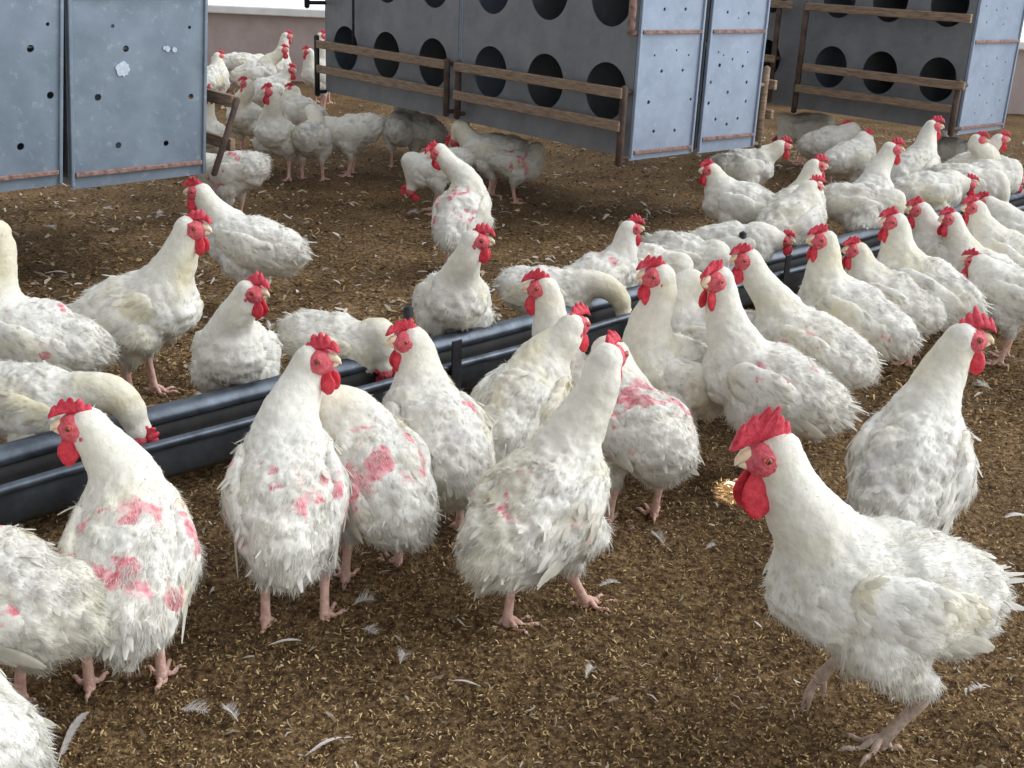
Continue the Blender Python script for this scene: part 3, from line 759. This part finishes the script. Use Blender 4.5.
NHEN = [0]
def hen(label, body, az, head=None, haz=None, S=1.0, pitch=18, zb=.278, pink=0.0, cream=.35, grey=.3, comb=1.0, hl=None, hp=0.0,
        feed=False, det=None, foot=None, legs=((.0, .07), (.0, -.07)), lifted=None, tail=.6, dirty=False, fluff=1.0, wing=1.0, flop=.25, fat=.95, hock=None, feet=None, legaz=0.0, group='white hens in the barn'):
    """body/head: pixels of the body centre and head in the photograph; az: heading (0 right, 90 away)"""
    S = S*.87; NHEN[0] += 1; rg = np.random.default_rng(NHEN[0]*7+3)
    B = un(foot[0], foot[1], 0.0) if foot is not None else un(body[0], body[1], zb*S)
    dT = float((B[:2]-TA[:2]) @ tn[:2])
    if -.2 < dT < .25:      # stand clear of the trough on its far side
        hd = nrm(B[:2]-CAMP[:2]); B[:2] += hd*(.25-dT)/float(hd @ tn[:2])
    gz = float(ground_z(B[0], B[1])[0]); th = math.radians(az)
    root = empty('hen', (B[0], B[1], gz), th, label=label, category='chicken', group=group)
    dist = math.hypot(B[0], B[1]); near = dist < 2.7; mid = dist < 4.2
    hz = .0055 if near else (.0075 if mid else .010)
    Rl = rotz(-th); O = np.array([B[0], B[1], gz])
    legs = list(legs)
    if feet is not None:
        for i in (0, 1):
            if feet[i] is not None:
                q = (Rl @ (un(feet[i][0], feet[i][1], gz)-O))/S; sg = (1, -1)[i]
                legs[i] = (float(np.clip(q[0], -.12, .13)), float(sg*np.clip(q[1]*sg, .03, .11)))
    base = np.array(hl, float)*1.1 if hl is not None else (np.array([.29, 0, .17]) if feed else np.array([.150, 0, .545]))
    if head is not None:
        pw = O + rotz(th) @ (base*S); H = Rl @ (nearest_on_ray(head[0], head[1], pw)-O)/S
    else: H = base
    ha = (math.radians(haz)-th) if haz is not None else 0.0
    hpitch = math.radians(hp if not feed or hp else -60)
    Rh = rotz(ha) @ roty(hpitch); hf = Rh[:, 0]; hu = Rh[:, 2]
    pr = math.radians(pitch if not feed else pitch-12); Rb = roty(pr)
    Cb = np.array([0, 0, zb]); bp = lambda x, y, z: Cb+Rb @ np.array([x, y, z], float)
    back = Rb @ np.array([-1., 0, -.12]); down = np.array([-.35, 0, -1.])
    f_ = fat
    segs = [
     (bp(-.175, 0, .022), bp(-.125, 0, .008), .058, .092, back, 'rump', 1),
     (bp(-.125, 0, .010), bp(-.02, 0, 0), .096*f_, .118*f_, back, 'body', .97),
     (bp(-.02, 0, 0), bp(.085, 0, .0), .118*f_, .100, back, 'body', .97),
     (bp(.090, 0, -.005), bp(.108, 0, .028), .102, .080, back+[0, 0, -.6], 'breast', 1),
    ]
    P0 = bp(.108, 0, .035); Hn = H-hf*.012
    if feed: cps = [P0, P0+np.array([.09, 0, .065]), Hn-hf*.02+np.array([-.015, 0, .11]), Hn-hf*.012]
    else:
        span = max(.08, H[2]-P0[2])
        cps = [P0, P0+Rb @ np.array([.045, 0, .0])+[0, 0, span*.34], Hn-hf*.020-np.array([0, 0, span*.44]), Hn-hf*.008-hu*.003]
    nk = bez(cps, 7); nr = [.073, .0605, .053, .0475, .0425, .038, .033]
    for k in range(6): segs.append((nk[k], nk[k+1], nr[k], nr[k+1], nrm(nk[k]-nk[k+1]), 'neck', 1))
    segs.append((H-hf*.008, H+hf*.021-hu*.004, .0305, .0225, -hf, 'head', 1))
    hips = []
    for i, sy in enumerate((1, -1)):
        fx, fy = legs[i]; up = lifted is not None and lifted[0] == i
        kn = bp(.015, sy*.07, -.06); hk = np.array([fx*.55-.012, fy, .146]) if not up else np.array([fx*.7, fy, .125])
        if hock is not None and hock[i] is not None: hk = np.array(hock[i], float)
        segs.append((bp(-.01, sy*.055, -.02), kn, .075, .062, down, 'thigh', 1))
        segs.append((kn, hk, .058, .027, down, 'thigh', 1)); hips.append(hk)
    V, Q = mesh_field(segs, hz, .019)
    N = vert_normals(V, Q); W = seg_weights(V, segs)
    FL = nrm(W.T @ np.array([s[4] for s in segs]))
    tg = np.array([s[5] for s in segs]); wt = lambda n_: W[tg == n_].sum(0)
    wn, wh = wt('neck'), wt('head')
    # lumpy down relief (less on the sleek neck)
    sd = NHEN[0]*3.7
    br = ((fbm(V*26+sd, 3)-.5)*.028*fluff+(fbm(V*80+sd, 2)-.5)*.008)*(1-wn*.75)*(1-wh)
    V = V+N*br[:, None]; N = vert_normals(V, Q)
    # plumage colour: cream stain, grey soiling, bare pink skin, red face
    Vb = (V-Cb) @ Rb
    C = np.tile(WHITE, (len(V), 1))
    def mix(C, c, m): m = np.clip(m, 0, 1)[:, None]; return C*(1-m)+c*m
    C = mix(C, CREAM, (fbm(V*9+sd+4, 3)-.46)*4*cream*(.5+1.0*wn+.4))
    C = mix(C, CREAM, .55*(cream+.12)*wn)
    top = np.clip((Vb[:, 2]+.02)/.08, 0, 1)*(1-wn)*(1-wh)
    C = mix(C, GREY, (fbm(V*26+sd+9, 4)-.47)*7*grey*(.25+.75*top)*(1-wn)*(1-wh))
    rag = np.zeros(len(V))
    if pink:
        m = fbm(V*15+sd+30, 2)*.7+fbm(V*48+sd, 2)*.3
        zone = np.clip((.16-np.abs(Vb[:, 0]+.03))/.06, 0, 1)*np.clip((np.abs(Vb[:, 1])*.6+Vb[:, 2]+.03)/.04, 0, 1)*(1-wn*.9)*(1-wh)
        rag = np.clip((m-(.60-.17*pink))*5, 0, 1)*zone
    # head skin
    Vh = (V-H) @ Rh
    fm = wh*np.clip((Vh[:, 0]+.006-np.maximum(0, Vh[:, 2]-.012)*1.0)/.006, 0, 1)*np.clip((Vh[:, 2]+.034)/.006, 0, 1)
    fm = np.clip(fm*2.2-.8, 0, 1)
    C = mix(C, FACE*(.8+.5*fbm(V*120, 2))[:, None], fm)
    VB = V.copy()
    A = Acc(); A.add(V, Q, None, np.column_stack([C, rag*.95]))
    # down strands
    if det is None: det = 1.0
    n = int((20000 if near else 7000 if mid else 4200)*det); wdt = .0012 if near else .0021 if mid else .0032
    bodyL = lambda p, f: lf[Q[f, 0]]
    lf = .017+.013*wt('rump')+.008*wt('thigh')-.008*wn; lf = np.maximum(lf, .008)*(1 if not mid else 1)
    dens = (1-wh*.85)*(1-rag*.72)*(1-fm)*(1-.2*wn)
    Cs = mix(C, WHITE*1.04, rag*.8); Cs = mix(Cs, WHITE*1.05, np.full(len(V), .25))
    strands(A, V, Q, N, FL, Cs, n, bodyL, wdt, rg, .09 if not pink else .14, dens)
    # raised tufts: clumps sticking out over rump, thighs, flanks
    tuft = (np.clip((fbm(V*30+sd+50, 2)-.5)*6, 0, 1)*(wt('rump')*1.4+wt('thigh')*.8+wt('body')*.45))*(1-wh)
    strands(A, V, Q, N, FL, Cs, int(n*.30*fluff), lambda p, f: lf[Q[f, 0]]*1.05, wdt*.9, rg, .5, tuft+1e-6, droop=.1)
    if near or mid:   # broad contour feathers on the back and flanks
        nf = int((90 if near else 50)*fluff); a_ = wt('body')+wt('rump'); ok = np.where((a_ > .5) & (Vb[:, 2] > -.05) & (rag < .5))[0]
        if len(ok):
            s_ = rg.choice(ok, nf); P = V[s_]-N[s_]*.003; t_ = nrm(FL[s_]-(FL[s_]*N[s_]).sum(1)[:, None]*N[s_]+rg.normal(size=(nf, 3))*.2)
            d_ = nrm(t_+N[s_]*(.03+.12*rg.random((nf, 1))))
            plumes(A, P, d_, N[s_], .022+.018*rg.random(nf), .010+.006*rg.random(nf), np.minimum(Cs[s_]*1.02, .9), rg)
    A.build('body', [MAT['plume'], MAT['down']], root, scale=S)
    # wings
    for sy in (1, -1):
        fl = Rb @ np.array([-1., 0, -.22])
        y0 = .104*f_+.006
        ws = [(bp(.062, sy*(y0-.012), .012), bp(-.01, sy*y0, .004), .050*wing, .058*wing, fl, 'w', 2.2),
              (bp(-.01, sy*y0, .004), bp(-.10, sy*(y0-.020), .010), .058*wing, .040*wing, fl, 'w', 2.2),
              (bp(-.10, sy*(y0-.020), .010), bp(-.165, sy*(y0-.038), .018), .040*wing, .018*wing, fl, 'w', 2.4)]
        Vw, Qw = mesh_field(ws, hz*.85, .02); Nw = vert_normals(Vw, Qw)
        Vw = Vw+Nw*((fbm(Vw*30+sd+sy, 2)-.5)*.010*fluff)[:, None]; Nw = vert_normals(Vw, Qw)
        Cw = mix(np.tile(WHITE, (len(Vw), 1)), CREAM, (fbm(Vw*12+sd+sy*5, 3)-.42)*5*(cream+.15)*.8)
        Cw = mix(Cw, GREY, (fbm(Vw*26+sd+sy, 3)-.48)*4*grey)
        rw = np.zeros(len(Vw))
        if pink:
            m = fbm(Vw*16+sd+sy*11+60, 2)*.6+fbm(Vw*50+sd, 2)*.4; rw = np.clip((m-(.60-.15*pink))*5, 0, 1)
        A = Acc(); A.add(Vw, Qw, None, np.column_stack([Cw, rw*.95]))
        FLw = np.tile(fl, (len(Vw), 1)); Cws = mix(Cw, WHITE*1.04, rw*.8)
        strands(A, Vw, Qw, Nw, FLw, Cws, n//6, lambda p, f: np.full(len(f), .017), wdt*1.2, rg, .08, (1-rw*.7)+1e-6)
        if near or mid:  # coverts
            ok = np.where((Nw[:, 1]*sy > .1) & (rw < .7))[0]
            if len(ok):
                nc = 70 if near else 34; s_ = rg.choice(ok, nc); t_ = nrm(np.array(fl)-(Nw[s_] @ fl)[:, None]*Nw[s_]+rg.normal(size=(nc, 3))*.14)
                plumes(A, Vw[s_]-Nw[s_]*.002, nrm(t_+Nw[s_]*(.02+.09*rg.random((nc, 1)))), Nw[s_], .026+.016*rg.random(nc), .012+.005*rg.random(nc), np.minimum(Cws[s_], .9), rg)
        if near or mid:  # flight feathers along the lower edge
            nfe = 12
            t_ = np.linspace(0, 1, nfe); P = np.array([bp(.01-.12*t, sy*(y0+.012-.012*t), -.020+.016*t) for t in t_])
            D = nrm(np.array([fl+np.array([0, -sy*.05, .06-.26*(1-t)]) for t in t_]))
            plumes(A, P, D, np.tile([0, sy*1., .25], (nfe, 1)), .062+.022*rg.random(nfe), .015+.004*rg.random(nfe), np.tile(mix(WHITE[None], CREAM, np.array([.35]))[0], (nfe, 1)), rg, .12)
        A.build('wing', [MAT['plume'], MAT['down']], root, scale=S)
    # tail
    nt_ = 11 if (near or mid) else 6; A = Acc()
    t_ = np.linspace(-1, 1, nt_); P = np.array([bp(-.155, .020*a, .045-.02*abs(a)) for a in t_])
    D = nrm(np.array([Rb @ np.array([-1., .55*a+rg.normal()*.12, .55*tail+rg.normal()*.22-.25*abs(a)]) for a in t_]))
    Nn = nrm(np.array([Rb @ np.array([.4, .6*a, 1.]) for a in t_]))
    plumes(A, P, D, Nn, (.06+.045*rg.random(nt_))*(.6+.6*tail), .013+.006*rg.random(nt_), np.tile(WHITE*1.03, (nt_, 1)), rg, .35)
    nb = 160 if near else 50
    P = np.array([bp(-.165+rg.random()*.03, np.clip(rg.normal()*.03, -.05, .05), .02+np.clip(rg.normal()*.025, -.04, .04)) for _ in range(nb)])
    D = nrm(np.array([Rb @ np.array([-1., rg.normal()*.5, .1+rg.normal()*.5]) for _ in range(nb)]))
    plumes(A, P, D, nrm(rg.normal(size=(nb, 3))+[0, 0, 1.2]), .045+.022*rg.random(nb), .003+.003*rg.random(nb), np.tile(WHITE*1.05, (nb, 1)), rg, .3)
    A.build('tail', [MAT['down'], MAT['down']], root, scale=S)
    # head furniture (in head frame)
    toL = lambda X: ((np.asarray(X)*1.30) @ Rh.T)+H
    V, Q_ = comb_mesh(.056+.008*comb, .0145*comb+.0095, 5 if comb < 1.5 else 6, rg, flop*1.3); V = V+[.012, 0, .0215]
    link_mesh('comb', toL(V)*S, Q_, None, [MAT['comb']], root)
    fc, fr_ = np.array([.0055, 0, -.003]), np.array([.0285, .0272, .0235])
    V, Q_, T = ball(fc, fr_, 22, 14); V = V+nrm(V-fc)*((fbm(V*150+sd, 2)-.5)*.005)[:, None]
    V[:, 0] = np.where(V[:, 0] > .02, .02+(V[:, 0]-.02)*.8, V[:, 0])
    link_mesh('face_skin', toL(V)*S, Q_, T, [MAT['face']], root)
    face_y = lambda x, z: fr_[1]*math.sqrt(max(.05, 1-((x-fc[0])/fr_[0])**2-((z-fc[2])/fr_[2])**2))
    A = Acc()
    up_ = [(.024, 0, .004), (.033, 0, .0035), (.0400, 0, -.001), (.0435, 0, -.007)]; lo_ = [(.022, 0, -.008), (.032, 0, -.007), (.0385, 0, -.0075)]
    V, Q_, T = tube(up_, [.0100, .0074, .0043, .0012], 10); A.add(toL(V), Q_, T)
    V, Q_, T = tube(lo_, [.0085, .0062, .0022], 8); A.add(toL(V), Q_, T)
    A.build('beak', [MAT['beak']], root, scale=S)
    for sy in (1, -1):
        def drop(X):
            z = X[:, 2].copy(); w_ = .62+.38*np.sin(np.clip((1-z)/2, 0, 1)*math.pi*.8); X[:, 0] *= w_; X[:, 1] *= w_; return X
        Rw = roty(.15) @ np.array([[1, 0, 0], [0, math.cos(.16*sy), -math.sin(.16*sy)], [0, math.sin(.16*sy), math.cos(.16*sy)]])
        g_ = .75+.3*comb
        V, Q_, T = ball((.017, sy*.0105, -.018-.016*g_), (.0150*g_, .0058, .0225*g_), 14, 10, Rw, drop)
        V = V+(fbm(V*110+sd+sy, 2)[:, None]-.5)*.004
        link_mesh('wattle', toL(V)*S, Q_, T, [MAT['wattle']], root)
        if dist < 5:
            V, Q_, T = ball((-.008, sy*.0215, -.014), (.0090, .0060, .0120), 10, 7); link_mesh('earlobe', toL(V)*S, Q_, T, [MAT['lobe']], root)
            A = Acc(); ec = np.array([.013, sy*(face_y(.014, .004)+.0002), .004])
            V, Q_, T = ball(ec, (.0052, .0040, .0050), 12, 8); A.add(toL(V), Q_, T, m=0)
            V, Q_, T = ball(ec+[.0002, sy*.0027, 0], (.0026, .0018, .0026), 10, 6); A.add(toL(V), Q_, T, m=1)
            A.build('eye', [MAT['eye'], MAT['pupil']], root, scale=S)
            if near or mid:   # fleshy ring of the eyelid and cheek
                ring = [ec+np.array([.0062*math.cos(a), sy*.0006, .0058*math.sin(a)]) for a in np.linspace(0, 2*math.pi, 15)]
                V, Q_, T = tube(ring, [.0014]*15, 6); link_mesh('eyelid', toL(V)*S, Q_, T, [MAT['lobe']], root)
    # legs
    for i, sy in enumerate((1, -1)):
        up = lifted is not None and lifted[0] == i
        ank = np.array([legs[i][0], legs[i][1], .012]) if not up else np.array(lifted[1], float)
        make_leg(root, S, hips[i], ank, math.radians(legaz)+rg.normal()*.15, dirty, up, rg, near or mid)
    return root

# ------------------------------------------------------------------ the flock
G = 'white hens standing around the trough'
# nearest birds
hen('large white hen striding left at the front right, one foot lifted, tall red comb', (876, 590), 193, (769, 454), 196, S=1.13, pitch=17, comb=2.5, grey=.15, cream=.35, lifted=(1, (.045, -.05, .075)), legs=((.0, .06), (.03, -.05)), feet=((880, 748), None), legaz=-5, hock=((-.075, .06, .125), (.015, -.05, .15)), flop=.3, dirty=True, tail=.9, hp=-6)
hen('white hen facing away with head turned right, behind the large striding hen', (912, 462), 62, (968, 338), 352, S=1.06, pitch=28, comb=1.3, grey=.35, cream=.3, pink=.25, flop=.5)
hen('fluffy white hen at front centre seen from behind, only a sliver of comb showing', (540, 505), 55, (609, 356), 62, S=1.0, pitch=24, comb=.7, grey=.3, cream=.45, pink=.12, fluff=1.5, fat=1.0, feet=((512, 628), (585, 606)), legaz=-50)
hen('white hen with bare pink back patches and raised head turned right, left of centre', (287, 492), 100, (317, 360), 345, S=1.0, pitch=32, comb=1.0, grey=.15, cream=.2, pink=.85, hp=8, fat=.93, feet=((266, 628), (325, 622)))
hen('pink-patched hen tucked behind the raised-head hen, its own head hidden', (372, 468), 124, (318, 392), 120, S=.98, pitch=26, pink=.85, cream=.4, grey=.2)
hen('cream-bellied hen with red face turned left, just left of the trough strap', (436, 438), 118, (408, 340), 205, S=.98, pitch=24, pink=.35, cream=.6, comb=1.3)
hen('white hen with neck stretched up and head turned away, right of the trough strap', (522, 408), 60, (575, 325), 45, S=.97, pitch=28, cream=.5, grey=.3, comb=1.2)
hen('hen with beak pointing left and pink throat, behind the stretched-neck hen', (578, 392), 140, (541, 288), 185, S=.95, pitch=28, cream=.3, comb=1.2)
hen('badly plucked pink and white hen with head in the trough, behind the centre hen', (640, 425), 112, (600, 372), 120, S=.95, pitch=20, pink=1.0, cream=.2, feed=True)
hen('upright white hen facing left with pale beak, right of the plucked hen', (672, 372), 205, (656, 276), 190, S=1.0, pitch=26, cream=.55, comb=1.2)
hen('white hen facing the camera half left with upright comb and deep red wattles', (768, 385), 163, (716, 280), 222, S=1.03, pitch=22, pink=.45, cream=.2, comb=1.2, tail=.9)
hen('white hen looking left from behind the hen with the upright comb', (808, 345), 158, (746, 260), 190, S=.98, pitch=22, pink=.2, cream=.4)
hen('bare-backed pink front left hen with bright red comb, head turned left', (130, 555), 104, (80, 425), 192, S=.97, pitch=30, pink=1.0, cream=.5, grey=.1, comb=1.35, fat=.93, feet=((90, 690), (162, 682)))
hen('white hen cut by the left picture edge, ragged tail pointing right', (-18, 590), 172, (-110, 480), 175, S=1.0, pitch=16, pink=.35, cream=.4, fluff=1.5, tail=.5)
hen('bluish white hen in the bottom left corner, mostly outside the picture', (-84, 716), 160, (-190, 620), 170, S=.95, pitch=14, cream=0, grey=0)
#hen('white bird cut by the right picture edge behind the striding hen tail', (1062, 590), 20, (1140, 480), 10, S=.95, pitch=14, cream=.1, pink=.2)
# right group on the near side of the trough
hen('upright white hen facing left at the trough, right of the visible trough gap', (850, 318), 155, (822, 240), 192, S=1.0, pitch=24, cream=.4, grey=.35, pink=.15)
hen('hen with dark red face half hidden behind the hen right of the trough gap', (888, 300), 158, (855, 250), 192, S=.93, pitch=20, cream=.4)
hen('tall white hen facing left with brown-stained wing in the right hand group', (922, 290), 155, (893, 222), 190, S=1.02, pitch=24, cream=.6, grey=.4)
hen('white hen with head up just right of the hen with the brown-stained wing', (952, 262), 154, (918, 210), 190, S=1.0, pitch=26, grey=.4, cream=.3)
hen('smaller hen with red face low between two taller necks at the right', (983, 275), 155, (950, 219), 192, S=.93, pitch=22, cream=.5)
hen('hen with long white neck and half-closed face near the right picture edge', (1000, 255), 156, (973, 208), 192, S=1.0, pitch=24, cream=.5)
hen('white hen at the right edge reaching over the trough, head hidden', (1022, 238), 158, (985, 203), 170, S=.97, pitch=18, cream=.3, hl=(.19, 0, .40))
hen('fluffy rear end of a hen at the right edge, below the long-necked hens', (1015, 298), 150, (975, 262), 150, S=.92, pitch=12, cream=.1, hl=(.24, 0, .27))
hen('white hen glimpsed between the beak-left upright hen and the upright-comb hen', (712, 335), 175, (690, 300), 180, S=.95, pitch=15, cream=.5, feed=True)
# far side of the trough
hen('long-necked white hen with bright wattles facing right beyond the trough centre', (598, 292), 25, (632, 228), 0, S=.86, pitch=18, pink=.3, cream=.1, comb=1.2)
hen('hen with arched neck dipping its head into the trough at centre', (548, 306), 342, (626, 318), 330, S=.85, pitch=12, cream=.6, feed=True, grey=.2, zb=.25)
hen('white hen with long neck and face turned right behind the black trough post', (452, 318), 285, (478, 240), 352, S=.97, pitch=26, cream=.45)
hen('white hen facing away with red face twisted left, in the open litter at centre', (462, 215), 72, (437, 152), 205, S=.97, pitch=34, pink=.5, grey=.3, cream=.3, hp=-25, comb=1.2)
hen('large cream hen walking right on the left, red wattles touching the bird behind', (138, 312), 352, (193, 228), 350, S=1.06, pitch=24, cream=.55, grey=.2, comb=.8)
hen('white hen facing left with pale beak and fluffy tail to the right', (252, 245), 164, (198, 192), 184, S=1.0, pitch=10, cream=.2, grey=.15, pink=.15, tail=.9)
hen('hen facing the camera with head turned right, at the left above the trough', (236, 352), 277, (252, 292), 345, S=.93, pitch=28, cream=.2, comb=1.1)
hen('hen at the left picture edge with its head outside the picture', (36, 335), 172, (-8, 232), 175, S=1.0, pitch=14, pink=.2, cream=.4)
hen('cream hen at the left bending its neck over into the trough', (42, 408), 344, (141, 436), 335, S=.9, pitch=10, cream=.7, grey=.35, feed=True, zb=.25)
hen('hen bending down to the trough behind the cream-bellied hen', (338, 345), 340, (388, 370), 330, S=.87, pitch=10, cream=.5, feed=True, zb=.25)
# right side beyond the trough
hen('white hen walking right alone below the pale perforated panel', (742, 168), 8, (783, 146), 2, S=.98, pitch=10, cream=.2, hl=(.17, 0, .42))
hen('hen with dark shaded face looking left, behind the lone right-walking hen', (742, 207), 160, (709, 170), 200, S=1.0, pitch=12, cream=.45, hl=(.15, 0, .42))
hen('hen with long thin neck facing right, upper one of an overlapping pair', (792, 212), 40, (817, 166), 2, S=1.0, pitch=24, cream=.4)
hen('hen facing right whose face overlaps the neck of the one above', (788, 240), 38, (813, 187), 5, S=1.0, pitch=24, cream=.5)
hen('hen lowering its grey shaded head to the trough behind the left-looking hens', (735, 248), 345, (784, 240), 330, S=.9, pitch=8, cream=.2, grey=.3, hl=(.25, 0, .25), comb=.8, zb=.25)
hen('fluffy hen back seen between the upright left-facing hens beyond the trough', (688, 262), 330, (700, 300), 330, S=.88, pitch=8, cream=.2, fluff=1.4, feed=True, zb=.25)
hen('whitish hen feeding just right of the long-necked wattled hen', (650, 288), 330, (668, 322), 330, S=.85, pitch=8, cream=.3, feed=True, zb=.25)
hen('grey-mottled hen with neck up and face right, middle of the far right group', (868, 208), 66, (893, 149), 352, S=1.02, pitch=28, grey=.6, pink=.3, cream=.2)
hen('tall hen with big red comb in front of the right nest box perches', (913, 170), 45, (934, 126), 350, S=1.04, pitch=28, grey=.2, comb=1.3)
hen('white hen looking left beneath the right nest box row', (832, 143), 8, (849, 128), 175, S=1.0, pitch=12, cream=.1, hl=(.13, 0, .40))
hen('hen partly hidden behind the left-looking bird under the right nest row', (850, 158), 30, (865, 137), 350, S=.95, pitch=14, cream=.1, hl=(.15, 0, .40))
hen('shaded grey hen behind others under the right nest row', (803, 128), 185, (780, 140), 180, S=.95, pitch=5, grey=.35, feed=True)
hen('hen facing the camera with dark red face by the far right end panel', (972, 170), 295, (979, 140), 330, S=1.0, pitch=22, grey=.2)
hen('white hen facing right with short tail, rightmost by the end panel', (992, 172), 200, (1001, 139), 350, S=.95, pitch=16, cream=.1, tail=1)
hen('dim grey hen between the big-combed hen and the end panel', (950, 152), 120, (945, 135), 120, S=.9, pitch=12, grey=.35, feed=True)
hen('low cream hen facing right just behind the trough at the right', (925, 207), 12, (968, 184), 352, S=1.0, pitch=6, cream=.6, hl=(.17, 0, .36))
hen('cream hen facing right touching the right picture edge', (985, 196), 6, (1016, 180), 355, S=1.0, pitch=6, cream=.5, hl=(.17, 0, .36))
hen('hen bent over the trough behind the brown-stained wing hen', (858, 238), 340, (885, 250), 330, S=.97, pitch=8, cream=.3, feed=True)
hen('hen bent over the trough far to the right behind the neck row', (960, 222), 340, (1000, 232), 330, S=.97, pitch=8, cream=.3, feed=True)
# far back left, under and around the nest boxes
hen('white hen facing the camera in the gap between the nest box rows', (277, 135), 262, (270, 92), 215, S=.98, pitch=30, cream=.2)
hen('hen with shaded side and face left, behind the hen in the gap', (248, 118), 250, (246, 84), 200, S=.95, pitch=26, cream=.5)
hen('hen tail and plucked rump beside the left panel, head hidden', (232, 172), 165, (200, 200), 170, S=.95, pitch=0, pink=.6, feed=True)
hen('hen peeping out from behind the left panel edge beneath the bracket', (206, 135), 285, (208, 92), 300, S=.93, pitch=26)
hen('white hen with head bent left under the middle nest row', (350, 132), 178, (318, 150), 190, S=.98, pitch=0, cream=.3, grey=.3, feed=True, tail=1.2)
hen('dusty grey rear of a hen under the left end of the middle nest row', (312, 138), 85, (310, 120), 90, S=.93, pitch=5, grey=.4, pink=.5, feed=True)
hen('hen legs and belly under the middle of the grey nest box', (402, 128), 95, (402, 100), 90, S=.95, pitch=10, grey=.3, cream=.3)
hen('second hen belly under the nest box, right of its neighbour', (422, 130), 140, (410, 110), 140, S=.93, pitch=10, grey=.3, pink=.3)
hen('white hen half hidden behind the twisted-face hen under the nest box', (436, 168), 190, (410, 190), 190, S=.9, pitch=0, cream=.1, feed=True)
hen('white hen standing behind the long neck of the twisted-face hen', (492, 152), 170, (455, 140), 170, S=.98, pitch=10, grey=.3, feed=True, tail=1)
hen('scrawny plucked hen walking right below the grey nest box', (516, 163), 5, (535, 160), 0, S=.82, pitch=5, pink=1.0, grey=.4, feed=True, fat=.85)
hen('hen with red face right of the gap, in front of the pink wall', (268, 92), 15, (290, 70), 340, S=1.0, pitch=18, cream=.2)
hen('hen with head raised before the pink wall, lower one of two heads', (255, 74), 12, (283, 50), 350, S=1.0, pitch=20)
hen('hen with highest head before the pink wall', (272, 66), 30, (287, 36), 10, S=1.0, pitch=26)
hen('hen with dark red face next to the nest row corner', (322, 78), 200, (308, 52), 200, S=.97, pitch=20, grey=.3)
hen('hen with pale neck and comb turned right at the nest row corner', (322, 72), 70, (322, 36), 0, S=1.02, pitch=26, cream=.4)
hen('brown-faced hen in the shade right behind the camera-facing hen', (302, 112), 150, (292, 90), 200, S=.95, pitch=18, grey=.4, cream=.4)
hen('feeding hen showing only a white hump before the pink wall, left one', (228, 66), 150, (222, 80), 150, S=.95, pitch=5, feed=True)
hen('feeding hen showing only a white hump before the pink wall, right one', (247, 64), 30, (255, 80), 30, S=.95, pitch=5, feed=True)
hen('hen with thin neck beside the left panel before the pink wall', (214, 78), 80, (219, 56), 20, S=.93, pitch=20, cream=.4)
